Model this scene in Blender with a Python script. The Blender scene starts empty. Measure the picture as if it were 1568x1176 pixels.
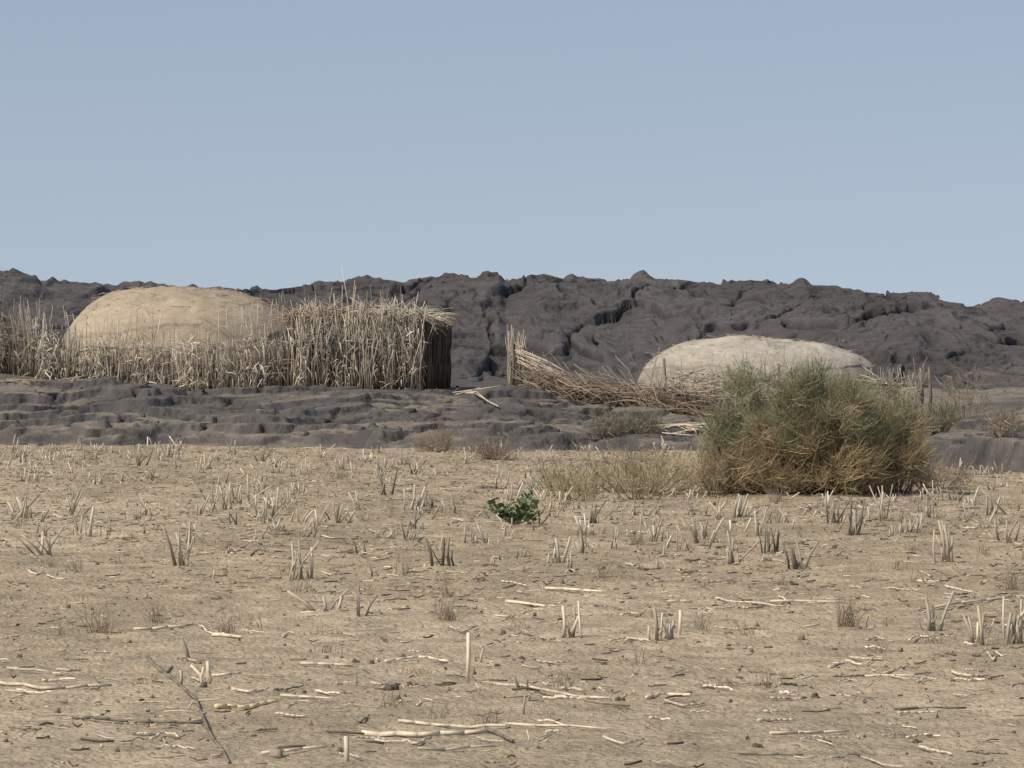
import bpy, math, numpy as np
from mathutils import Vector
rng=np.random.default_rng(7)
F=7459.0
def X(px,d): return (px-784)/F*d
def Z(py,d): return 2-(py-500)/F*d
def G(px,py):
    d=F*2/(py-500); return X(px,d), d
# ---------------- noise ----------------
def h2(ix,iy,s):
    a=(ix.astype(np.int64)*374761393+iy.astype(np.int64)*668265263+s*982451653)&0xffffffff
    a=((a^(a>>13))*1274126177)&0xffffffff
    a=((a^(a>>16))*2246822519)&0xffffffff
    a=a^(a>>15)
    return (a&0xffffff)/float(0x1000000)
def vn(x,y,s=0):
    ix=np.floor(x);iy=np.floor(y);fx=x-ix;fy=y-iy
    u=fx*fx*fx*(fx*(fx*6-15)+10);v=fy*fy*fy*(fy*(fy*6-15)+10)
    a=h2(ix,iy,s);b=h2(ix+1,iy,s);c=h2(ix,iy+1,s);d=h2(ix+1,iy+1,s)
    return (a*(1-u)+b*u)*(1-v)+(c*(1-u)+d*u)*v*1.0
def fbm(x,y,s=0,o=4):
    t=0;a=.5;n=0
    for i in range(o):
        t=t+a*(vn(x,y,s+i*17)-.5)*2;n+=a;a*=.5;x=x*2.03+5.1;y=y*2.03-3.7
    return t/n
def ridged(x,y,s=0,o=3):
    t=0;a=.5;n=0
    for i in range(o):
        t=t+a*(1-np.abs(vn(x,y,s+i*13)*2-1));n+=a;a*=.5;x=x*2.1+1.3;y=y*2.1+9.1
    return t/n
def voro(x,y,s=0):
    ix=np.floor(x);iy=np.floor(y)
    f1=np.full(x.shape,9.);f2=np.full(x.shape,9.);r1=np.zeros(x.shape);dx1=np.zeros(x.shape);dy1=np.zeros(x.shape)
    for i in(-1,0,1):
        for j in(-1,0,1):
            cx=ix+i;cy=iy+j
            px=cx+h2(cx,cy,s);py=cy+h2(cx,cy,s+1)
            d=np.hypot(px-x,py-y);r=h2(cx,cy,s+2)
            m=d<f1
            f2=np.where(m,f1,np.minimum(f2,d))
            r1=np.where(m,r,r1);dx1=np.where(m,x-px,dx1);dy1=np.where(m,y-py,dy1)
            f1=np.where(m,d,f1)
    return f1,f2,r1,dx1,dy1
def sm(t):
    t=np.clip(t,0,1);return t*t*(3-2*t)
# ---------------- terrain ----------------
sky_px=[0,60,100,140,165,300,380,388,396,440,500,560,620,660,680,740,765,775,830,900,960,1050,1100,1200,1220,1235,1270,1330,1350,1400,1430,1480,1500,1540,1568]
sky_py=[421,432,437,440,448,446,442,433,442,443,433,430,436,424,420,425,423,430,422,424,432,434,432,439,434,441,443,448,455,452,462,468,466,463,467]
cx=[-60,-30]+[X(p,112) for p in sky_px]+[14,30,60]
cz=[2.6,3.4]+[Z(p,112) for p in sky_py]+[2.45,2.9,2.3]
def ground_h(x,y):
    return .03*fbm(x*.25,y*.25,3,2)+.022*fbm(x*1.6,y*1.6,5,2)+.022*fbm(x*5,y*5,8,3)
def lava_h(x,y,full=False):
    dE=np.interp(x,[-60,-20,-12,-8.7,-3.1,.7,3.3,5.0,6,6.9,8,12,30,60],[84,85,83.5,82.7,80.6,78.0,77.0,74,69.6,66,63,61,62,62])
    dE=dE+fbm(x*.7,x*0+2.2,31,3)*1.2
    xs=[-60,-20,-9.6,-7.1,-5.85,-4.6,-1.75,-1.1,0,2.5,3.6,6.9,8.6,12,60]
    dS=np.interp(x,xs,[91,91,91,90.5,90,90,90,90,90,87,85,82,82,82,82])
    zS=np.interp(x,xs,[1.1,1.1,1.12,.84,.76,.86,.85,.8,.8,.46,.40,.34,.5,.8,.8])
    dF=np.interp(x,[-60,5,8,60],[97,99,91,91])
    zF=np.interp(x,[-60,-9,0,3,8,60],[1.2,1.0,.9,.75,.85,1.])
    zC=np.interp(x,cx,cz)-.05
    t1=np.clip((y-dE)/(dS-dE),0,1)
    right=sm((x-4.5)/1.5)
    z=zS*((.10+.55*right)*sm(t1/.05)+(.90-.55*right)*t1)
    z=z+(zF-zS)*sm((y-dS)/(dF-dS))
    t3=np.clip((y-dF)/(112-dF),0,1)
    z=z+(zC-zF)*(1-(1-t3)**1.45)
    t4=np.clip((y-112)/14,0,1);z=z-1.2*t4*t4
    z=z-3.5*np.clip((y-126)/40,0,1)
    z=np.where(y<dE,-(dE-y)*.6-.03,z)
    ridge=sm((y-dF+3)/4)
    apr=sm((y-dE)/.8)*(1-sm((y-dS+1.6)/1.4))
    # --- ridge relief: big smooth slabs, rounded flow lobes, cracks, rubble zones
    wx=x+.8*fbm(x*.8,y*.35,40,4);wy=y+2.0*fbm(x*.7,y*.3,44,4)
    f1,f2,r,dx,dy=voro(wx/2.1,wy/4.2,50)
    e=f2-f1
    cr1=(1-sm(e/.07))*sm((fbm(x*.7,y*.3,46,2)+.3)/.4)
    l1,l2,lr,ldx,ldy=voro(wx/1.05+7,wy/1.9+3,170)
    lobe=np.clip(1-l1*l1*1.6,0,1)*(.4+.6*lr)
    lm=sm((fbm(x*.3,y*.2,171,3)+.05)/.3)
    a,b,r2,dx2,dy2=voro(wx/.45+3,wy/.85,60)
    cr2=1-sm((b-a)/.2)
    rub=sm((fbm(x*.38,y*.22,70,3)-.06)/.3)
    det=.17*(r-.5)*sm(e/.2)+.14*dx*np.sin(r*40)+.14*dy*np.cos(r*57)-.16*cr1
    det=det+lm*.17*(lobe-.3)
    det=det+rub*(.10*(r2-.5)*sm((b-a)/.3)-.05*cr2)+(.08+.92*rub)*.12*(ridged(x*1.5,y*.7,80,4)-.55)
    det=det+.13*fbm(x*.45,y*.22,84,3)+(.18+.82*rub)*.05*fbm(x*5,y*3,88,4)
    det=det+(1-rub)*.016*np.sin((wy+.9*fbm(x*.9,y*.5,91,2))*9.+3*fbm(x*.5,y*.5,92,2))
    # --- apron relief: flat lobes (stretched sideways) with undercut fronts
    ax=x+.6*fbm(x*1.1,y*.8,140,4);ay=y+.6*fbm(x*.9,y*.8,143,4)
    g1,g2,rr,gx_,gy_=voro(ax/1.5,ay/1.05,150)
    ge=g2-g1
    dap=.17*fbm(x*.7,y*.7,84,3)+.11*np.clip(1-g1*g1*1.5,0,1)-.06*(1-sm(ge/.10))+.08*(rr-.5)*sm(ge/.2)+.045*fbm(x*3,y*2.2,152,4)+.015*fbm(x*9,y*7,155,2)
    dap=dap+.20*sm((y-85.6-.5*fbm(x*.9,x*0,158,3))/.25)*(1-sm((x+6.6)/1.2))*(1-sm((y-87.5)/1.5))
    z=z+det*(ridge+.10*(1-ridge))+dap*np.clip(apr,0,1)
    off=.9*fbm(x*.5,y*.3,90,3)
    st=.34;u=z/st+off;fl=np.floor(u);fr=u-fl
    zt=(fl+sm(fr/.32)*.8+.2*fr-off)*st
    off2=1.3*fbm(x*.45,y*.5,93,4)
    st=.19;u=z/st+off2;fl=np.floor(u);fr=u-fl
    zt2=(fl+sm(fr/.20)*.85+.15*fr-off2)*st
    k=.32*ridge*(y>dE);z=z*(1-k)+zt*k
    k=.72*apr*sm((fbm(x*.4,y*.5,97,2)+.6)/.5);z=z*(1-k)+zt2*k
    cl=sm((y-107)/4)*(1-sm((y-116)/5))
    z=z+cl*.13*np.clip(ridged(x*.9+4,y*.5,95,3)-.68,0,1)/.32
    if full: return z,np.clip(cr1*ridge+.7*(1-sm(ge/.10))*apr,0,1),cr2*rub*ridge,rub,apr,ridge,dE,r
    return z
def surf(x,y):
    x=np.asarray(x,float);y=np.asarray(y,float)
    return np.maximum(ground_h(x,y),lava_h(x,y))
# ---------------- mesh helpers ----------------
def make(name,V,Q,C=None,mat=None,parent=None,smooth=False,col=True):
    me=bpy.data.meshes.new(name)
    V=np.ascontiguousarray(V,dtype=np.float32);Q=np.ascontiguousarray(Q,dtype=np.int32)
    me.vertices.add(len(V));me.vertices.foreach_set("co",V.ravel())
    me.loops.add(Q.size);me.loops.foreach_set("vertex_index",Q.ravel())
    me.polygons.add(len(Q));me.polygons.foreach_set("loop_start",np.arange(0,Q.size,4,dtype=np.int32))
    try: me.polygons.foreach_set("loop_total",np.full(len(Q),4,dtype=np.int32))
    except Exception: pass
    if C is not None:
        at=me.color_attributes.new("Col",'FLOAT_COLOR','POINT')
        C4=np.ones((len(V),4),np.float32);C4[:,:3]=np.clip(C,0,1);at.data.foreach_set("color",C4.ravel())
    me.update(calc_edges=True)
    if smooth: me.polygons.foreach_set("use_smooth",np.ones(len(Q),bool))
    ob=bpy.data.objects.new(name,me);bpy.context.scene.collection.objects.link(ob)
    if mat: me.materials.append(mat)
    if parent: ob.parent=parent
    return ob
class Batch:
    def __init__(s): s.V=[];s.Q=[];s.C=[];s.n=0
    def add(s,V,Q,C): s.V.append(V);s.Q.append(Q+s.n);s.C.append(C);s.n+=len(V)
    def tubes(s,P,R,C,k=4):
        P=np.asarray(P,float);N,K,_=P.shape
        R=np.broadcast_to(np.asarray(R,float),(N,K));C=np.broadcast_to(np.asarray(C,float),(N,K,3))
        D=P[:,-1]-P[:,0];D=D/(np.linalg.norm(D,axis=1,keepdims=True)+1e-9)
        A=np.where(np.abs(D[:,2:3])<.9,np.array([[0,0,1.]]),np.array([[1.,0,0]]))
        U=np.cross(D,A);U/=np.linalg.norm(U,axis=1,keepdims=True)+1e-9;W=np.cross(D,U)
        an=np.arange(k)/k*2*np.pi+.4
        ring=np.cos(an)[None,:,None]*U[:,None]+np.sin(an)[None,:,None]*W[:,None]
        V=(P[:,:,None,:]+R[:,:,None,None]*ring[:,None]).reshape(-1,3)
        CC=np.repeat(C[:,:,None,:],k,axis=2).reshape(-1,3)
        n=np.arange(N)[:,None,None]*K*k;kk=np.arange(K-1)[None,:,None]*k;j=np.arange(k)[None,None,:];j2=(j+1)%k
        Q=np.stack([n+kk+j,n+kk+j2,n+kk+k+j2,n+kk+k+j],-1).reshape(-1,4)
        if k==4:
            b=np.arange(N)[:,None]*K*k
            Q=np.vstack([Q,b+np.array([[3,2,1,0]]),b+(K-1)*k+np.array([[0,1,2,3]])])
        s.add(V,Q,CC)
    def build(s,name,mat,parent=None,smooth=False):
        return make(name,np.vstack(s.V),np.vstack(s.Q),np.vstack(s.C),mat,parent,smooth)
def empty(name,loc=(0,0,0)):
    e=bpy.data.objects.new(name,None);bpy.context.scene.collection.objects.link(e);return e
def material(name,rough=.9,nscale=8,namt=.3,bscale=40,bstr=.3,bdist=.02,stretch=(1,1,1)):
    m=bpy.data.materials.new(name);m.use_nodes=True;nt=m.node_tree;N=nt.nodes;L=nt.links
    bs=N["Principled BSDF"];bs.inputs["Roughness"].default_value=rough
    try: bs.inputs["Specular IOR Level"].default_value=.2
    except Exception: pass
    a=N.new("ShaderNodeAttribute");a.attribute_name="Col"
    tc=N.new("ShaderNodeTexCoord");mp=N.new("ShaderNodeMapping");mp.inputs["Scale"].default_value=stretch
    L.new(tc.outputs["Object"],mp.inputs[0])
    n=N.new("ShaderNodeTexNoise");n.inputs["Scale"].default_value=nscale;n.inputs["Detail"].default_value=9;n.inputs["Roughness"].default_value=.70
    L.new(mp.outputs[0],n.inputs["Vector"])
    mr=N.new("ShaderNodeMapRange");mr.inputs[1].default_value=.25;mr.inputs[2].default_value=.75;mr.inputs[3].default_value=1-namt;mr.inputs[4].default_value=1+namt
    L.new(n.outputs["Fac"],mr.inputs[0])
    mx=N.new("ShaderNodeVectorMath");mx.operation='SCALE'
    L.new(a.outputs["Color"],mx.inputs[0]);L.new(mr.outputs[0],mx.inputs["Scale"])
    L.new(mx.outputs[0],bs.inputs["Base Color"])
    if bstr>0:
        n2=N.new("ShaderNodeTexNoise");n2.inputs["Scale"].default_value=bscale;n2.inputs["Detail"].default_value=6
        L.new(mp.outputs[0],n2.inputs["Vector"])
        b=N.new("ShaderNodeBump");b.inputs["Strength"].default_value=bstr;b.inputs["Distance"].default_value=bdist
        L.new(n2.outputs["Fac"],b.inputs["Height"]);L.new(b.outputs[0],bs.inputs["Normal"])
    return m
M_ground=material("sandy_soil",.95,2.6,.34,22,1.0,.05)
M_lava=material("lava_rock",.75,3.0,.45,10,1.0,.055)
M_straw=material("dry_straw",.8,14,.35,60,.2,.01,(1,1,.25))
M_mat=material("woven_mats",.95,4,.16,30,.7,.03,(1,1,3))
M_leaf=material("foliage",.7,6,.25,40,0,.01)
M_clod=material("soil_clod",.95,12,.3,40,.5,.02)
# ---------------- ground ----------------
def axis(a0,a1,step,outer):
    return np.array(sorted(set([-o for o in outer if -o<a0]+list(np.round(np.arange(a0,a1+1e-6,step),4))+[o for o in outer if o>a1])))
xs=axis(-13,13,.065,[13.5,15,18,25,40,80,150,400,1000,4000])
ys=np.array([-600,-100,-20,0,8,12,15,17]+list(np.arange(18,60,.065))+list(np.arange(60,84,.12))+[85,88,95,110,140,200,300,500,1000,2000,5000])
def grid(xs,ys):
    Xg,Yg=np.meshgrid(xs,ys);nx=len(xs);ny=len(ys)
    i=np.arange(ny-1)[:,None]*nx+np.arange(nx-1)[None,:]
    Q=np.stack([i,i+1,i+nx+1,i+nx],-1).reshape(-1,4)
    return Xg.ravel(),Yg.ravel(),Q
gx,gy,Q=grid(xs,ys)
gz=ground_h(gx,gy)
c1=sm((fbm(gx*.12,gy*.06,101,3)+.3)/.7)[:,None]
c2=fbm(gx*1.2,gy*.4,105,4)[:,None]
c3=fbm(gx*7,gy*5,108,3)[:,None]
C=np.array([.385,.312,.202])*(1-c1)+np.array([.47,.385,.258])*c1
C=C*(1+.22*c2+.26*c3)
near=sm((36-gy)/14)[:,None];C=C*(1-.10*near)
make("ground",np.c_[gx,gy,gz],Q,C,M_ground,smooth=True)
# ---------------- lava ----------------
xs=np.array(sorted(list(-np.geomspace(13.2,70,70))+list(np.arange(-13,13,.032))+list(np.geomspace(13.1,70,70))))
ys=np.array(list(np.arange(58,76,.10))+list(np.arange(76,92,.05))+list(np.arange(92,117,.065))+list(np.linspace(117.2,126,25))+list(np.linspace(127,172,40)))
lx,ly,Q=grid(xs,ys)
lz,cr1,cr2,rub,apr,ridge,dE,r=lava_h(lx,ly,True)
base=np.array([.072,.0675,.0635])
C=np.tile(base,(len(lx),1))
C*= (1+.35*fbm(lx*.5,ly*.25,120,4)+.3*(r-.5)*ridge)[:,None]
C*=(1-.6*np.clip(cr1+.6*cr2,0,1))[:,None]
ny=len(ys);nx=len(xs);Zg=lz.reshape(ny,nx)
sy=np.gradient(Zg,ys,axis=0).ravel();sx=np.gradient(Zg,xs,axis=1).ravel()
flat=1-sm((np.hypot(sx,sy)-.15)/.5)
am=1-sm((ly-90)/6)
d=am*flat*(.22+.48*sm((fbm(lx*.6,ly*.6,130,4)+.25)/.6))
d=np.maximum(d,.85*(1-sm((ly-dE-.2)/2.2))*(.2+.8*flat)*sm((fbm(lx*1.0,ly*.8,133,4)+.3)/.6))
d=np.clip(np.maximum(d,.10*flat),0,1)
C=C*(1-d[:,None])+np.array([.265,.225,.16])*d[:,None]
make("lava_ridge_hill",np.c_[lx,ly,lz],Q,C,M_lava,smooth=True)
# ---------------- straw helpers ----------------
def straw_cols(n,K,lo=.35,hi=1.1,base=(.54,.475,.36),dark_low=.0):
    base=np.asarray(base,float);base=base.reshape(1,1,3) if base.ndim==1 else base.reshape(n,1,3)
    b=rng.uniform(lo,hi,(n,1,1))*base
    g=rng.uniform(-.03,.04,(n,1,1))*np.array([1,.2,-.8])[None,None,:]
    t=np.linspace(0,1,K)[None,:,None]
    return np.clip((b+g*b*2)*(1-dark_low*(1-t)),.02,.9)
SB=np.array([.53,.47,.365])
def stalks(B,x,y,h,lean=.12,r=.009,K=4,wob=.03,base=SB,lo=.35,hi=1.1,dark=.35,zoff=-.05,leanx=0,k=4,z=None):
    n=len(x);z=surf(x,y)+zoff if z is None else z
    t=np.linspace(0,1,K)
    dx=rng.normal(leanx,lean,n)*h;dy=rng.normal(0,lean,n)*h
    P=np.zeros((n,K,3))
    P[:,:,0]=x[:,None]+dx[:,None]*t**1.3+rng.normal(0,wob,(n,K))*h[:,None]*t
    P[:,:,1]=y[:,None]+dy[:,None]*t**1.3+rng.normal(0,wob,(n,K))*h[:,None]*t
    P[:,:,2]=z[:,None]+h[:,None]*t
    rr=r*rng.uniform(.6,1.3,(n,1))*(1-.35*t)[None,:]
    B.tubes(P,rr,straw_cols(n,K,lo,hi,base,dark),k)
def pile(B,n,cen,ext,length,r=.007,flat=.15,lo=.4,hi=1.1,base=SB,dirx=1.,K=3):
    c=np.array(cen)[None]+rng.uniform(-1,1,(n,3))*np.array(ext)[None]
    a=rng.normal(0,.7,n)
    D=np.c_[np.cos(a),np.sin(a),rng.normal(0,flat,n)]
    L=length*rng.uniform(.4,1.2,n)
    t=np.linspace(-.5,.5,K)
    P=c[:,None,:]+D[:,None,:]*(L[:,None,None]*t[None,:,None])+rng.normal(0,.03,(n,K,3))
    B.tubes(P,r*rng.uniform(.6,1.2,(n,1))*np.ones((1,K)),straw_cols(n,K,lo,hi,base),4)
# ---------------- left fence ----------------
def fy(x): return 90.3+.5*np.sin(x*.5)+np.clip(-8.7-x,0,9)*.9
def top_h(x):
    return np.interp(x,[-14,-9.6,-8.9,-8.1,-7,-5.8,-4.9,-4.2,-3.2,-1.7],[1.25,1.25,1.2,1.02,1.12,1.12,1.18,1.34,1.4,1.40])
def bmod(x,s=0):
    f=1+.55*fbm(x*3.0,x*0+s,400,3);f=f*np.where(x<-9.0,.6,1.)
    return SB[None]*np.clip(f,.4,1.5)[:,None]
def clump(n,a,b,m,sd=.05):
    c=rng.uniform(a,b,m);return np.clip(c[rng.integers(0,m,n)]+rng.normal(0,sd,n),a,b)
e=empty("stalk_fence")
B=Batch()
n=800
x=clump(n,-13.5,-1.65,170)
y=fy(x)+rng.normal(0,.12,n)
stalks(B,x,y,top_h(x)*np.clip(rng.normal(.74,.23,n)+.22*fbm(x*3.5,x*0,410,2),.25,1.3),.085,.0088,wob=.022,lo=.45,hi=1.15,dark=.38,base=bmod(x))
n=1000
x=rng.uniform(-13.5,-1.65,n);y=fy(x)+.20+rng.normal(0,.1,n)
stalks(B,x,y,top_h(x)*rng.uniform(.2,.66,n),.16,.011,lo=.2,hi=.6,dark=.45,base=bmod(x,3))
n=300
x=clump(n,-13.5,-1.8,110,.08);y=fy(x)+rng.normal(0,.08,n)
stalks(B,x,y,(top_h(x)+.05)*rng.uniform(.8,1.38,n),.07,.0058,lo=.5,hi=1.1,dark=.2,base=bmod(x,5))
B.build("upright_stalks",M_straw,e)
B=Batch()
n=1900
x=clump(n,-13.5,-1.7,260,.04);y=fy(x)-.08+rng.normal(0,.1,n);z0=surf(x,y)+top_h(x)*rng.uniform(.03,.85,n)
L=rng.uniform(.06,.28,n);a=rng.normal(0,.8,n)
P=np.zeros((n,3,3));t=np.array([0,.5,1])
P[:,:,0]=x[:,None]+(np.sin(a)*L)[:,None]*t;P[:,:,1]=y[:,None]-.1*rng.random((n,1))*t;P[:,:,2]=z0[:,None]+(np.cos(a)*L)[:,None]*t*np.where(rng.random((n,1))<.6,-1,1)-.08*t**2
B.tubes(P,.008*rng.uniform(.5,1.4,(n,1))*np.array([[1,1,.3]]),straw_cols(n,3,.5,1.4,bmod(x,7)),4)
B.build("leaf_blades",M_straw,e)
B=Batch()
for hz in(.45,.75):
    for rep in range(3):
        x=np.linspace(-13.5,-1.7,60);yy_=fy(x)+.02;p=np.c_[x,yy_,surf(x,yy_)*.5+.43+hz*top_h(x)/1.2+rng.normal(0,.03,60)+rep*.02]
        B.tubes(np.stack([p[:-1],p[1:]],1),.011,straw_cols(59,2,.4,.75))
B.build("binding_rails",M_straw,e)
# ---------------- straw shelter ----------------
e=empty("straw_shelter")
B=Batch()
n=430;x=clump(n,-4.0,-1.64,60,.06);y=89.95+rng.normal(0,.12,n)
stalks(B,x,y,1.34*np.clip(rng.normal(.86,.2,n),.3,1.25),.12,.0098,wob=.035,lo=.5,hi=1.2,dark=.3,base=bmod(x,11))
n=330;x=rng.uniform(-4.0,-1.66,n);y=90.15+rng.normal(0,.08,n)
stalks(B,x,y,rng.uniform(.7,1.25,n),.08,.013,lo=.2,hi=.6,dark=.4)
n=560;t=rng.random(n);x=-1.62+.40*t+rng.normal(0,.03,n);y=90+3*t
stalks(B,x,y,np.clip(rng.normal(1.30,.06,n),.5,1.42),.02,.017,lo=.22,hi=.5,dark=.3,base=(.45,.35,.24))  # side wall: shade of the right end put into the dark stalk colour
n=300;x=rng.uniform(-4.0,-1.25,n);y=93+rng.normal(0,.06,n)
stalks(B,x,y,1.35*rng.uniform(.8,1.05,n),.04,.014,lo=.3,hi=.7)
B.build("stalk_walls",M_straw,e)
B=Batch()
pile(B,380,(-2.75,91.4,2.18),(1.1,1.4,.10),1.0,.010,.10,.35,1.0)
pile(B,130,(-2.05,90.2,2.20),(.45,.35,.13),.5,.009,.45,.5,1.25)
pile(B,170,(-3.5,90.3,2.22),(.75,.4,.13),.6,.009,.35,.4,1.0,(.48,.36,.26))
n=110;x=rng.uniform(-1.8,-1.42,n);y=rng.uniform(89.8,92,n)
P=np.zeros((n,3,3));t=np.array([0,.5,1]);P[:,:,0]=x[:,None]+t*rng.uniform(.05,.45,(n,1));P[:,:,1]=y[:,None]-t*.15;P[:,:,2]=2.18+rng.normal(0,.05,(n,1))+t*rng.normal(.02,.09,(n,1))-.12*t**2
B.tubes(P,.008,straw_cols(n,3,.4,1.1))
B.build("thatch_roof",M_straw,e)
B=Batch()
n=150;x=clump(n,-3.9,-1.7,26,.05);y=90+rng.normal(0,.2,n)
stalks(B,x,y,rng.uniform(.12,.52,n),.5,.0065,lo=.8,hi=1.4,dark=0,z=np.full(n,2.04))
x=np.array([-3.02,-2.93,-3.1,-1.85,-2.0,-3.3,-2.2,-4.5]);stalks(B,x,np.full(8,90.),np.array([2.32,2.05,1.95,1.85,1.8,1.8,1.75,1.7]),.03,.009,lo=1.1,hi=1.35,dark=0)
B.build("loose_tops",M_straw,e)
B=Batch()
for (x0,y0) in((-1.68,89.85),(-1.24,92.9),(-4.05,89.9)):
    z=float(surf(x0,y0))
    B.tubes([[[x0,y0,z-.1],[x0+.02,y0,z+.7],[x0-.01,y0,z+1.4]]],[[.05,.04,.035]],[[[.14,.11,.08]]*3],4)
B.build("corner_posts",M_straw,e)
# ---------------- dome huts ----------------
def dome(px,d,hw,dep,z0,ztop,col,seed,ex=2.5,skew=0,lump=.03):
    e=empty("dome_hut")
    cxx=X(px,d);H=ztop-z0;nu=200;nv=80
    u=np.linspace(0,2*np.pi,nu,endpoint=False);v=np.linspace(0,np.pi/2*.998,nv)
    U,Vv=np.meshgrid(u,v);cu,su,cv,sv=np.cos(U),np.sin(U),np.cos(Vv),np.sin(Vv)
    pw=2/ex
    rad=np.abs(cv)**pw;zz=np.abs(sv)**pw
    n1=fbm(cu*1.6+seed,su*1.6+zz*2.5,seed,3)
    k=1+.03*n1
    crs=(zz*3.6+.5*fbm(cu*1.5+4,su*1.5+zz,seed+5,3));fr=crs-np.floor(crs)
    k=k+.012*(1-fr)
    px_=cxx+hw*rad*cu*k;py_=d+dep*rad*su*k
    pz_=z0+H*(zz+lump*fbm(px_*.9,py_*.9,seed+9,3)*zz+lump*.35*fbm(px_*3,py_*3+zz*3,seed+19,2)*zz+skew*cu*rad*zz)
    V=np.c_[px_.ravel(),py_.ravel(),pz_.ravel()]
    i=np.arange(nv-1)[:,None]*nu+np.arange(nu)[None,:];j=np.arange(nv-1)[:,None]*nu+(np.arange(nu)[None,:]+1)%nu
    Q=np.stack([i,j,j+nu,i+nu],-1).reshape(-1,4)
    pid=h2(np.floor(U/(2*np.pi)*9+np.floor(crs)*.5+.4*n1),np.floor(crs),seed)
    c=np.array(col)[None]*(1+.26*(pid.ravel()-.5)+.26*fbm(cu*3,su*3+zz*4,seed+3,4).ravel()+.18*fbm(px_*9,pz_*26,seed+13,2).ravel())[:,None]
    make("mat_cover",V,Q,c,M_mat,e,True)
    B=Batch();n=320
    ii=rng.integers(int(nv*.25),nv-1,n);jj=rng.integers(0,nu,n)
    p=np.stack([px_[ii,jj],py_[ii,jj],pz_[ii,jj]+.01],-1)
    D=np.c_[rng.normal(0,1,n),rng.normal(0,1,n),rng.normal(.08,.12,n)];L=rng.uniform(.08,.3,n)
    P=p[:,None,:]+D[:,None,:]*L[:,None,None]*np.array([0,.5,1])[None,:,None]*.6
    B.tubes(P,.005,straw_cols(n,3,.6,1.1),4)
    B.build("loose_straw",M_straw,e)
dome(278,93.2,2.36,2.0,.65,Z(439,93.2),(.41,.34,.24),11,2.9,-.0)
dome(1163,95.5,2.40,1.9,.45,Z(519,95.5),(.44,.395,.315),23,2.9,-.03,.06)
# ---------------- right fence ----------------
e=empty("stalk_fence")
def ry(x): return np.interp(x,[-.1,2.5,3.6,6.9],[90,87,85,82])
DB=(.36,.285,.205)
B=Batch()
n=120;x=rng.uniform(-.1,.5,n);y=90+rng.normal(0,.06,n)
stalks(B,x,y,np.interp(x,[-.1,.1,.5],[1.2,1.1,.6])*np.clip(rng.normal(.82,.2,n),.3,1.2),.06,.009,lo=.6,hi=1.25,dark=.15)
n=320;x=rng.uniform(.2,2.8,n);y=ry(x)+rng.normal(0,.16,n)
stalks(B,x,y,rng.uniform(.15,.5,n),.45,.008,wob=.08,lo=.4,hi=1.,base=DB)
n=420;x=rng.uniform(2.6,6.9,n);y=ry(x)+rng.normal(0,.12,n)
stalks(B,x,y,np.interp(x,[2.6,3.6,5.5,6.9],[.6,.9,.92,.95])*rng.uniform(.4,1.1,n),.16,.009,wob=.05,lo=.35,hi=.95)
n=130;x=rng.uniform(2.3,6.9,n);y=ry(x)+rng.normal(0,.12,n)
stalks(B,x,y,rng.uniform(.8,1.22,n),.14,.006,wob=.05,lo=.4,hi=.9)
B.build("upright_stalks",M_straw,e)
B=Batch()
n=520;x=rng.uniform(.35,3.7,n);y=ry(x)+rng.normal(0,.3,n);L=rng.uniform(.3,1.1,n);z=surf(x,y)+rng.uniform(.0,.42,n)*np.interp(x,[.3,1.2,3.7],[1.1,.85,1.])
a=rng.normal(-.15,.45,n)
t=np.linspace(-.5,.5,5);P=np.zeros((n,5,3))
P[:,:,0]=x[:,None]+L[:,None]*t+rng.normal(0,.02,(n,5));P[:,:,1]=ry(P[:,:,0])+(y-ry(x))[:,None]
P[:,:,2]=z[:,None]+.05+(L*np.tan(np.clip(a,-1,1)))[:,None]*t+rng.normal(0,.025,(n,5))-rng.uniform(-.1,.45,(n,1))*L[:,None]*(t[None]**2)*1.5
P[:,:,2]=np.maximum(P[:,:,2],surf(P[:,:,0],P[:,:,1])+.01)
B.tubes(P,.0085*rng.uniform(.4,1.3,(n,1))*np.linspace(1.1,.5,5)[None],straw_cols(n,5,.35,1.15,DB),4)
for i in range(13):
    x0=rng.uniform(.05,.2);z0=Z(542+rng.uniform(-8,14),89.9);x1=rng.uniform(.8,1.3);z1=Z(582+rng.uniform(-12,12),89.4)
    B.tubes([[[x0,89.85,z0],[(x0+x1)/2,89.6,(z0+z1)/2+rng.uniform(-.02,.06)],[x1,89.3,z1]]],rng.uniform(.007,.012),straw_cols(1,3,.8,1.1))
n=170;x=rng.uniform(3.0,6.7,n);y=ry(x)-.12;L=rng.uniform(.3,.9,n)
P=np.zeros((n,3,3));t=np.linspace(-.5,.5,3);P[:,:,0]=x[:,None]+L[:,None]*t;P[:,:,1]=ry(P[:,:,0])-.14
P[:,:,2]=(surf(x,y)+rng.uniform(.3,.8,n))[:,None]+rng.normal(0,.2,(n,1))*t+rng.normal(0,.015,(n,3))
B.tubes(P,.009,straw_cols(n,3,.35,1.0),4)
B.build("toppled_branches",M_straw,e)
B=Batch()
for x0 in(0.0,2.7,4.6,6.88,7.02):
    y0=float(ry(x0));z=float(surf(x0,y0))
    B.tubes([[[x0,y0,z-.1],[x0+.03,y0,z+.5],[x0+.0,y0,z+.98]]],[[.035,.03,.025]],[[[.2,.16,.12]]*3],4)
x=np.linspace(5.6,7.0,8);p=np.c_[x,ry(x),.33+.68+rng.normal(0,.02,8)]
B.tubes(np.stack([p[:-1],p[1:]],1),.018,np.array([.15,.12,.09]))
B.build("posts",M_straw,e)
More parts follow.
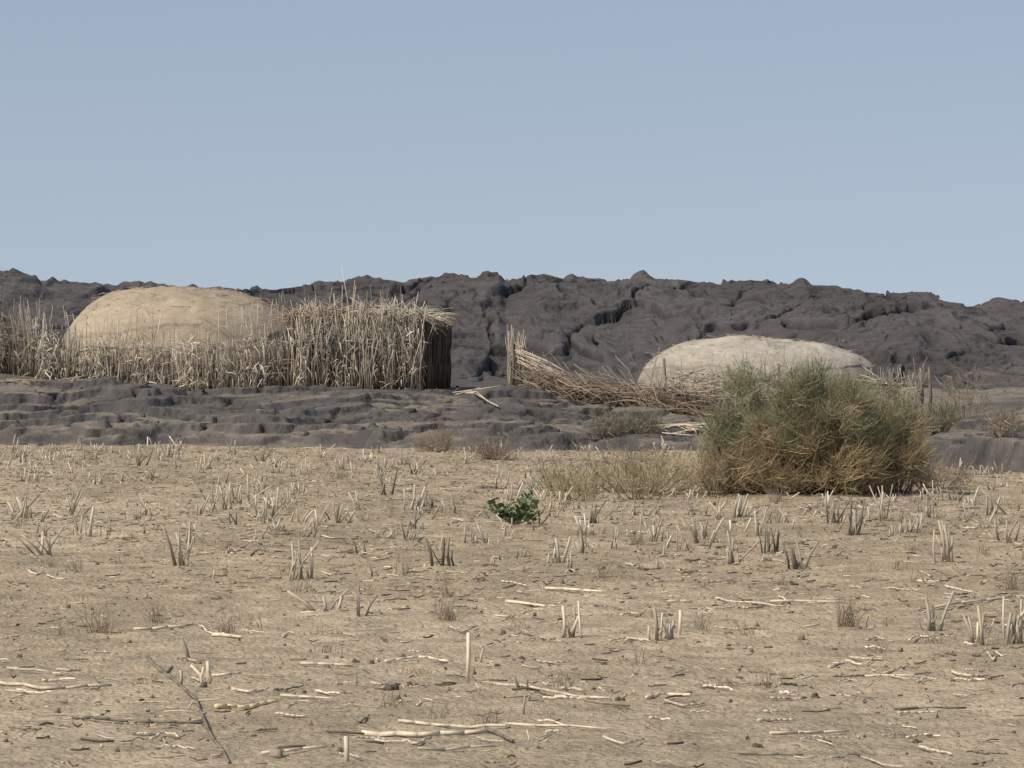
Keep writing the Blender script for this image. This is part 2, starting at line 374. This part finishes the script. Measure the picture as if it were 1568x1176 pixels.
# ---------------- shrubs ----------------
def shrub(name,lobes,nc,nt,tw,r,colf,trunkcol=(.14,.1,.07),upright=1.0,sd=.42):
    e=empty(name);B=Batch();cs=[]
    w=np.array([l[3]*l[4]*l[5] for l in lobes]);w/=w.sum()
    for li,l in enumerate(lobes):
        n=int(nc*w[li])
        a=rng.uniform(0,2*np.pi,n);el=np.arcsin(rng.uniform(.0,1,n));rr=rng.uniform(.3,1,n)**.5*.88
        rr*=1+.10*np.sin(a*3+li)+rng.normal(0,.06,n)
        px_=l[0]+l[3]*rr*np.cos(el)**.7*np.cos(a);py_=l[1]+l[4]*rr*np.cos(el)**.7*np.sin(a);pz_=l[2]+.04+l[5]*rr*np.sin(el)
        cs.append(np.c_[px_,py_,pz_,np.full(n,l[0]),np.full(n,l[1]),np.full(n,l[2]),np.full(n,l[5])])
    cs=np.vstack(cs);n=len(cs)
    base=np.c_[cs[:,3]+.25*(cs[:,0]-cs[:,3]),cs[:,4]+.25*(cs[:,1]-cs[:,4]),cs[:,5]-.03]
    t=np.linspace(0,1,4)[None,:,None]
    P=base[:,None]*(1-t)+cs[:,None,:3]*t;P[:,1:3,2]+=-.04;P+=rng.normal(0,.015,P.shape)
    B.tubes(P,np.linspace(.009,.003,4)[None]*np.ones((n,1)),np.array(trunkcol)*rng.uniform(.6,1.4,(n,1,1)),4)
    B.build("stems",M_leaf,e)
    B=Batch()
    c=np.repeat(cs,nt,axis=0);m=len(c)
    sh=np.repeat(rng.uniform(.65,1.3,n),nt)
    out=np.c_[(c[:,0]-c[:,3]),(c[:,1]-c[:,4]),np.full(m,.0)]
    D=out*.8+rng.normal(0,sd,(m,3));D[:,2]=rng.normal(.42,.4,m)*upright
    D/=np.linalg.norm(D,axis=1,keepdims=True)
    L=tw*rng.uniform(.35,1.2,m)
    st=c[:,:3]+rng.normal(0,.06,(m,3))
    t=np.linspace(0,1,3)
    P=st[:,None]+D[:,None]*L[:,None,None]*t[None,:,None];P[:,:,2]+=.12*L[:,None]*t**2
    P[:,:,2]=np.maximum(P[:,:,2],c[:,5:6]+.005)
    hr=np.clip((P[:,1,2]-c[:,5])/c[:,6],0,1.2)
    C=colf(P[:,1],hr,m)*sh[:,None]*rng.uniform(.7,1.3,(m,1))
    C=np.repeat(C[:,None,:],3,1)
    B.tubes(P,r*np.array([[1,.8,.3]])*rng.uniform(.7,1.3,(m,1)),C,3)
    B.build("twigs",M_leaf,e)
def cf_main(p,hr,m):
    g=np.array([.26,.275,.16])*(1+.25*fbm(p[:,0]*4,p[:,2]*4,205,2))[:,None];b=np.array([.40,.32,.185])
    k=sm((hr-.38+.35*fbm(p[:,0]*2.4,p[:,2]*2.8,200,3)+.10*(3.6-p[:,0]))/.35)
    k=np.where(rng.random(m)<.86,k,0)[:,None]
    return b*(1-k)+g*k
by=58.2
shrub("desert_shrub",[(3.20,by,0,.86,.8,1.66),(3.75,by+.1,0,.7,.7,1.62),(4.15,by+.2,0,.86,.8,1.42),(2.66,by-.1,0,.45,.5,1.2),(3.7,by-.3,0,.85,.6,1.45),(4.62,by,0,.42,.5,.95)],640,50,.25,.0034,cf_main,sd=.5)
def cf_dry(p,hr,m):
    k=(rng.random((m,1))<.30);return np.where(k,np.array([.25,.25,.14]),np.array([.42,.33,.20]))
x0,y0=G(950,778)
shrub("dry_shrub",[(x0+.3,y0+4,.0,1.0,.9,.50),(x0-.6,y0+3,0,.4,.5,.42),(x0+1.2,y0+4,0,.55,.6,.5)],80,20,.25,.0034,cf_dry)
x0,y0=G(880,768)
shrub("dry_shrub",[(x0,y0,.0,.35,.35,.30),(x0+.75,y0+.4,0,.35,.35,.28)],34,20,.2,.0034,cf_dry)
def cf_gr(p,hr,m):
    k=(rng.random((m,1))<.55);return np.where(k,np.array([.17,.185,.11]),np.array([.33,.27,.18]))
for px,py,w,h in((930,672,.5,.36),(985,668,.3,.25),(1440,700,.35,.35)):
    d=80. if px<1400 else 72.;x=X(px,d);z=float(surf(x,d))
    shrub("low_green_shrub",[(x,d,z,w,.4,h)],34,16,.2,.0036,cf_gr)
def cf_d2(p,hr,m): return np.tile(np.array([.34,.275,.2]),(m,1))
for px,d,w,h in((1475,82,.42,1.0),(665,77.,.3,.15),(1440,60,.45,.25),(20,94,.9,1.1),(1535,68,.3,.3),(760,73.,.3,.12)):
    x=X(px,d);z=float(surf(x,d));shrub("dry_shrub",[(x,d,z,w,.4,h)],24,16,.26,.0034,cf_d2,(.2,.15,.1))
# ---------------- broad-leaf green plant ----------------
e=empty("milkweed_plant");x0,y0=G(788,803);B=Batch();Bs=Batch()
def leaf(B,p,dirn,up,L,w,col):
    D=np.array(dirn,float);D/=np.linalg.norm(D);S=np.cross(D,[0,0,1.]);S/=np.linalg.norm(S)+1e-9
    th=rng.uniform(-.9,.9);N0=np.cross(S,D);S=S*math.cos(th)+N0*math.sin(th);Nn=np.cross(S,D)
    ws=[.15,.8,1,.95,.6,.08];V=[]
    for i,wi in enumerate(ws):
        t=i/5;c=np.array(p)+D*L*t+Nn*up*L*math.sin(t*2.2)*.35
        for sgn in(-1,0,1): V.append(c+S*w*wi*sgn+Nn*(abs(sgn)*.25*w*wi)+rng.normal(0,.003,3))
    Q=[]
    for i in range(5):
        for j in(0,1):
            a=i*3+j;Q.append([a,a+1,a+4,a+3])
    V=np.array(V);B.add(V,np.array(Q),np.tile(np.array(col)*rng.uniform(.6,1.3),(len(V),1)))
for s,(rx,hh) in enumerate(((-.27,.16),(-.22,.24),(-.13,.10),(-.02,.10),(.07,.20),(.13,.30),(.19,.33),(.24,.22),(.26,.10),(-.08,.17),(.16,.18))):
    ex_=x0+rx;ey=y0+rng.normal(0,.08)
    Bs.tubes([[[x0+rx*.1,y0,0],[(x0+rx*.3+ex_)/2,(y0+ey)/2,hh*.6],[ex_,ey,hh]]],[[.009,.007,.005]],[[[.2,.24,.13]]*3],4)
    for k in range(9):
        t=.25+.75*k/8;p=np.array([x0+rx*(.15+.85*t),y0+(ey-y0)*t,hh*t]);b=k*2.4+rng.uniform(-.5,.5)
        leaf(B,p,(math.cos(b),math.sin(b),rng.uniform(.0,1.3)),rng.uniform(-.3,.6),rng.uniform(.07,.11),rng.uniform(.030,.046),(.165,.225,.115))
B.build("leaves",M_leaf,e,True);Bs.build("stems",M_leaf,e)
# ---------------- stubble ----------------
B=Batch()
STB=(.66,.585,.44)
def tuft(x,y,n,h,spread=.35,r=.008,base=STB):
    X_=np.full(n,x)+rng.normal(0,.05,n);Y_=np.full(n,y)+rng.normal(0,.05,n)
    hh=h*rng.uniform(.3,1.1,n)
    z=np.full(n,float(ground_h(np.array([x]),np.array([y]))[0])-.02)
    K=3;t=np.linspace(0,1,K);P=np.zeros((n,K,3))
    a=rng.uniform(0,6.28,n);s=np.abs(rng.normal(0,spread,n))*hh
    P[:,:,0]=X_[:,None]+(np.cos(a)*s)[:,None]*t**1.2+rng.normal(0,.007,(n,K));P[:,:,1]=Y_[:,None]+(np.sin(a)*s)[:,None]*t+rng.normal(0,.007,(n,K))
    P[:,:,2]=z[:,None]+hh[:,None]*t
    bb=np.array(base)*rng.choice([.5,.8,.95,1.1],p=[.2,.3,.3,.2])
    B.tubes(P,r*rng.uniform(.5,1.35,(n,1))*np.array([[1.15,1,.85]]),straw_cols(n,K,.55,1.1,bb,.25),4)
N=2000
yy=np.sqrt(rng.uniform(22**2,80**2,N));xx=rng.uniform(-1,1,N)*(yy*.105+4)
rowy=np.round(yy/.9)*.9+rng.normal(0,.22,N)
dens=fbm(xx*.35,rowy*.12,300,3);lh=lava_h(xx,rowy)
for x,y,dd,l_ in zip(xx,rowy,dens,lh):
    if dd<-.08 and rng.random()<.72: continue
    if y<42 and rng.random()<.75: continue
    if l_>-.02: continue
    big=rng.random()
    if y<42: tuft(x,y,rng.integers(1,4),rng.uniform(.04,.12),.6,.006)
    elif big<.30: tuft(x,y,rng.integers(3,8),rng.uniform(.13,.27),.5,.0092)
    else: tuft(x,y,rng.integers(1,4),rng.uniform(.03,.14),.7,.008)
for px,py,n,h,s in((280,868,9,.34,.6),(365,772,10,.34,.6),(350,780,9,.3,.6),(455,885,10,.33,.5),(685,865,5,.32,.2),(875,868,4,.27,.15),(505,935,6,.16,.6),(548,945,4,.2,.5),
      (870,975,7,.24,.3),(1010,980,10,.22,.32),(1445,862,8,.38,.35),(1185,845,9,.28,.4),(1165,820,6,.3,.3),(1120,865,6,.3,.6),(1220,870,7,.26,.6),(1430,965,9,.26,.5),(1500,985,8,.3,.4),(1550,985,8,.3,.4),
      (1355,800,9,.36,.3),(1420,790,7,.3,.4),(1000,830,8,.28,.5),(910,800,7,.28,.5),(630,780,8,.3,.3),(655,775,7,.3,.4),(570,880,2,.16,.3),(300,1050,4,.15,.4),(800,1060,3,.14,.3),(160,820,4,.3,.15),(75,850,7,.26,.7),(110,790,7,.3,.6),(415,790,7,.3,.5),(850,860,5,.25,.3),(1275,805,7,.3,.3),(1130,790,7,.3,.4),(1310,820,8,.34,.3),(1520,790,7,.3,.4),(725,830,6,.26,.3),(530,800,7,.25,.5),(590,760,7,.3,.4),(760,790,6,.25,.4),(820,800,6,.25,.5),(1070,830,7,.25,.5),(1540,830,6,.25,.5),(230,790,6,.25,.6),(30,790,7,.25,.6)):
    x,y=G(px,py);tuft(x,y,n,h,s,.0105 if py<900 else .0095)
for px,py,h,dx,c in((716,1042,.27,.005,1.05),(318,1048,.13,.0,.9),(530,1175,.14,.0,.9),(290,1010,.12,-.05,.5),(1040,975,.17,.01,1),(865,975,.2,-.01,1)):
    x,y=G(px,py);B.tubes([[[x,y,-.02],[x+dx*.5+.003,y,h*.5],[x+dx,y,h]]],.0125,np.array([.68,.60,.44])*c,4)
B.build("crop_stubble",M_straw)
# ---------------- litter ----------------
B=Batch()
N=28000
yy=np.sqrt(rng.uniform(19**2,81**2,N));xx=rng.uniform(-1,1,N)*(yy*.105+3)
keep=(fbm(xx*.5,yy*.25,310,3)+rng.uniform(-.5,.7,N)>-.05)&(lava_h(xx,yy)<.0);xx=xx[keep];yy=yy[keep];n=len(xx)
L=rng.gamma(1.5,.030,n)+.015;a=rng.uniform(0,6.28,n);t=np.array([-.5,0,.5]);P=np.zeros((n,3,3))
P[:,:,0]=xx[:,None]+(np.cos(a)*L)[:,None]*t+rng.normal(0,.004,(n,3));P[:,:,1]=yy[:,None]+(np.sin(a)*L)[:,None]*t+rng.normal(0,.004,(n,3))
P[:,:,2]=ground_h(P[:,:,0],P[:,:,1])+.006+np.abs(rng.normal(0,.007,(n,1)))+np.abs(t)*rng.normal(0,.012,(n,1))
cb=np.where(rng.random((n,1))<.45,np.array([[.20,.16,.11]]),np.array([[.64,.56,.42]]))
B.tubes(P,(.002+.0045*rng.random((n,1)))*np.ones((1,3)),straw_cols(n,3,.5,1.15,cb),4)
def lying(pts,r,c=1.,base=(.68,.60,.45),lift=.014):
    p=np.array([[*G(a,b)] for a,b in pts]);p=np.c_[p,ground_h(p[:,0],p[:,1])+lift]
    q=[p[0]]
    for i in range(len(p)-1):
        for k in(.33,.66,1): q.append(p[i]*(1-k)+p[i+1]*k+(rng.normal(0,.004,3) if k<1 else 0))
    q=np.array(q);q[:,2]=np.maximum(q[:,2],ground_h(q[:,0],q[:,1])+r*.6)
    R=np.linspace(r*1.1,r*.75,len(q));C=np.array(base)*c*rng.uniform(.92,1.08,(len(q),1))
    B.tubes(np.stack([q[:-1],q[1:]],1),np.stack([R[:-1],R[1:]],1),np.stack([C[:-1],C[1:]],1),4)
lying([(-10,1052),(60,1060),(170,1056)],.011,.9)
lying([(110,1106),(200,1108),(310,1112)],.010,.28)
lying([(225,1010),(262,1040),(300,1075),(318,1120),(350,1178)],.010,.35)
lying([(330,1090),(380,1086),(425,1080)],.015,1.1,(.70,.58,.35))
lying([(430,1070),(510,1074)],.009,.95)
lying([(555,1125),(640,1130),(745,1126)],.015,1.0)
lying([(610,1112),(690,1115),(775,1122)],.010,.9);lying([(745,1122),(785,1140)],.013,.3)
lying([(460,1020),(540,1022)],.009,.9);lying([(590,1018),(640,1014),(690,1015)],.010,1.1)
lying([(740,1045),(800,1058),(885,1072)],.009,.9);lying([(850,1068),(935,1072)],.010,1.0)
lying([(990,1070),(1020,1062),(1057,1068)],.011,1.1)
lying([(1370,1085),(1480,1080)],.008,.3);lying([(1180,1128),(1300,1120)],.009,1.05);lying([(770,1112),(930,1124)],.007,1.0)
lying([(205,965),(285,962)],.012,1.1);lying([(325,975),(370,978)],.014,1.0);lying([(835,912),(925,915)],.012,1.2);lying([(775,928),(835,932)],.013,1.1)
lying([(1180,925),(1290,928)],.010,.9);lying([(1430,932),(1550,922)],.011,1.0);lying([(1140,925),(1190,930)],.009,1.0)
lying([(10,1030),(75,1035)],.007,.9);lying([(1320,1035),(1400,1040)],.006,1);lying([(1060,925),(1000,925)],.008,.9);lying([(640,1160),(760,1150)],.007,.9);lying([(1130,1160),(1230,1165)],.009,.4);lying([(400,1160),(500,1155)],.008,.95)
for i in range(210):
    px=rng.uniform(0,1568);py=rng.uniform(760,1170);l=rng.uniform(18,58)*(py-500)/550;s=rng.normal(0,.12)
    lying([(px,py),(px+l*.5,py+l*s*.5+rng.normal(0,3)),(px+l,py+l*s)],rng.uniform(.004,.009),rng.choice([.4,.8,1.0,1.15]))
B.build("straw_litter",M_straw)
B=Batch()
def onlava(pts,r,c,n=1,j=.05):
    for _ in range(n):
        p=np.array([[X(a,d),d] for a,d in pts])+rng.normal(0,j,(len(pts),2));p=np.c_[p,surf(p[:,0],p[:,1])+.03+rng.random()*.05]
        B.tubes(np.stack([p[:-1],p[1:]],1),r,np.array([.56,.48,.35])*c*rng.uniform(.8,1.1),4)
onlava([(712,87.2),(730,86.2),(748,84.6),(762,83.4)],.014,1.,2,.03)
onlava([(1010,80.2),(1040,79.8),(1072,79.3)],.010,1.1,20,.14)
onlava([(700,87.2),(760,87.0)],.01,.9,4,.1)
onlava([(30,88.),(80,88.3),(135,87.8)],.010,.7,26,.3)
B.build("fallen_stalks",M_straw)
# ---------------- dry grass tussocks ----------------
B=Batch()
def tuss(x,y,n,h,c):
    a=rng.uniform(0,6.28,n);s=np.abs(rng.normal(0,.6,n))*h;hh=h*rng.uniform(.3,1.1,n);t=np.array([0,.5,1]);P=np.zeros((n,3,3))
    P[:,:,0]=x+rng.normal(0,.04,(n,1))+(np.cos(a)*s)[:,None]*t**1.4;P[:,:,1]=y+rng.normal(0,.04,(n,1))+(np.sin(a)*s)[:,None]*t**1.4;P[:,:,2]=hh[:,None]*t
    B.tubes(P,.0022*np.array([[1,.8,.3]])*np.ones((n,1)),straw_cols(n,3,.5,1.1,c),3)
for px,py,n,h in((150,975,60,.2),(345,970,40,.12),(685,918,45,.13),(685,950,60,.16),(1298,962,70,.2),(240,955,25,.14),(1110,1052,25,.07),(500,1000,25,.07),(90,975,30,.1),(1345,1000,25,.08),(620,880,25,.15),(1550,905,40,.2),(1190,770,60,.25),(1095,755,60,.25)):
    x,y=G(px,py);tuss(x,y,n,h,(.40,.32,.22))
for i in range(460):
    y=math.sqrt(rng.uniform(24**2,82**2));x=rng.uniform(-1,1)*(y*.105+3)
    if lava_h(np.array([x]),np.array([y]))[0]>.0: continue
    tuss(x,y,rng.integers(8,30),rng.uniform(.04,.14),(.42,.345,.24))
B.build("dry_grass_tufts",M_straw)
# ---------------- clods ----------------
N=6000
yy=np.sqrt(rng.uniform(19**2,82**2,N));xx=rng.uniform(-1,1,N)*(yy*.105+3);sz=rng.gamma(2.,.0034,N)+.003;cc=rng.choice([.4,.7,.95,1.1],N)
for px,py,s in((600,1062,.045),(632,1050,.03),(688,1040,.028),(545,1016,.026),(1250,1065,.028),(1160,1145,.03),(1405,1132,.028),(800,1010,.02),(945,1070,.028),(500,938,.025),(1355,826,.03),(820,1072,.026),(760,1022,.018)):
    x,y=G(px,py)
    for _ in range(5): xx=np.r_[xx,x+rng.normal(0,s*.5)];yy=np.r_[yy,y+rng.normal(0,s*.6)];sz=np.r_[sz,s*rng.uniform(.35,.7)];cc=np.r_[cc,.35]
n=len(xx);cube=np.array([[-1,-1,-1],[1,-1,-1],[1,1,-1],[-1,1,-1],[-1,-1,1],[1,-1,1],[1,1,1],[-1,1,1]],float)*[1,1,.75];cube[4:,:2]*=.6
V=cube[None]*sz[:,None,None]*rng.uniform(.5,1.3,(n,8,3));V[:,:,0]+=xx[:,None];V[:,:,1]+=yy[:,None];V[:,:,2]+=(ground_h(xx,yy)+sz*.3)[:,None]
q=np.array([[0,3,2,1],[4,5,6,7],[0,1,5,4],[1,2,6,5],[2,3,7,6],[3,0,4,7]])
Q=(q[None]+np.arange(n)[:,None,None]*8).reshape(-1,4)
C=np.repeat(np.array([.36,.285,.2])[None]*cc[:,None],8,0)
make("soil_clods",V.reshape(-1,3),Q,C,M_clod)
N=700
xx=rng.uniform(-12,12,N);yy=rng.uniform(64,112,N);ok=lava_h(xx,yy)>.05;xx=xx[ok];yy=yy[ok];n=len(xx);sz=rng.gamma(2,.011,n)+.01
V=cube[None]*sz[:,None,None]*rng.uniform(.4,1.4,(n,8,3));V[:,:,0]+=xx[:,None];V[:,:,1]+=yy[:,None];V[:,:,2]+=(surf(xx,yy)+sz*.2)[:,None]
Q=(q[None]+np.arange(n)[:,None,None]*8).reshape(-1,4)
C=np.repeat(base[None]*rng.uniform(.8,1.8,(n,1)),8,0)
make("lava_rubble",V.reshape(-1,3),Q,C,M_lava)
# ---------------- light, sky, camera ----------------
ts=Vector((-.62,-.42,.86)).normalized()
L=bpy.data.lights.new("sun",'SUN');L.energy=3.15;L.angle=math.radians(.5);L.color=(1,.955,.88)
lo=bpy.data.objects.new("sun",L);bpy.context.scene.collection.objects.link(lo);lo.rotation_euler=ts.to_track_quat('Z','Y').to_euler()
w=bpy.data.worlds.new("World");bpy.context.scene.world=w;w.use_nodes=True;nt=w.node_tree;N_=nt.nodes;LK=nt.links
bg=N_["Background"];bg.inputs[1].default_value=.10
st=N_.new("ShaderNodeTexSky");st.sky_type='NISHITA';st.sun_disc=False;st.sun_elevation=math.asin(ts.z);st.sun_rotation=math.atan2(ts.x,ts.y)
st.air_density=1;st.dust_density=1.2;st.ozone_density=1.5
tc=N_.new("ShaderNodeTexCoord");va=N_.new("ShaderNodeVectorMath");va.operation='ADD';va.inputs[1].default_value=(0,0,.17)
vn_=N_.new("ShaderNodeVectorMath");vn_.operation='NORMALIZE'
hz=N_.new("ShaderNodeVectorMath");hz.operation='MULTIPLY';hz.inputs[1].default_value=(1.72,1.40,1.20)
LK.new(tc.outputs["Generated"],va.inputs[0]);LK.new(va.outputs[0],vn_.inputs[0]);LK.new(vn_.outputs[0],st.inputs["Vector"])
LK.new(st.outputs[0],hz.inputs[0]);LK.new(hz.outputs[0],bg.inputs[0])
cam=bpy.data.cameras.new("camera");co=bpy.data.objects.new("camera",cam);bpy.context.scene.collection.objects.link(co)
cam.sensor_width=36;cam.lens=36*F/1568;cam.clip_start=.5;cam.clip_end=12000
co.location=(0,0,2);co.rotation_euler=(math.pi/2-math.atan(88/F),0,0)
bpy.context.scene.camera=co
bpy.context.scene.view_settings.view_transform='Standard'
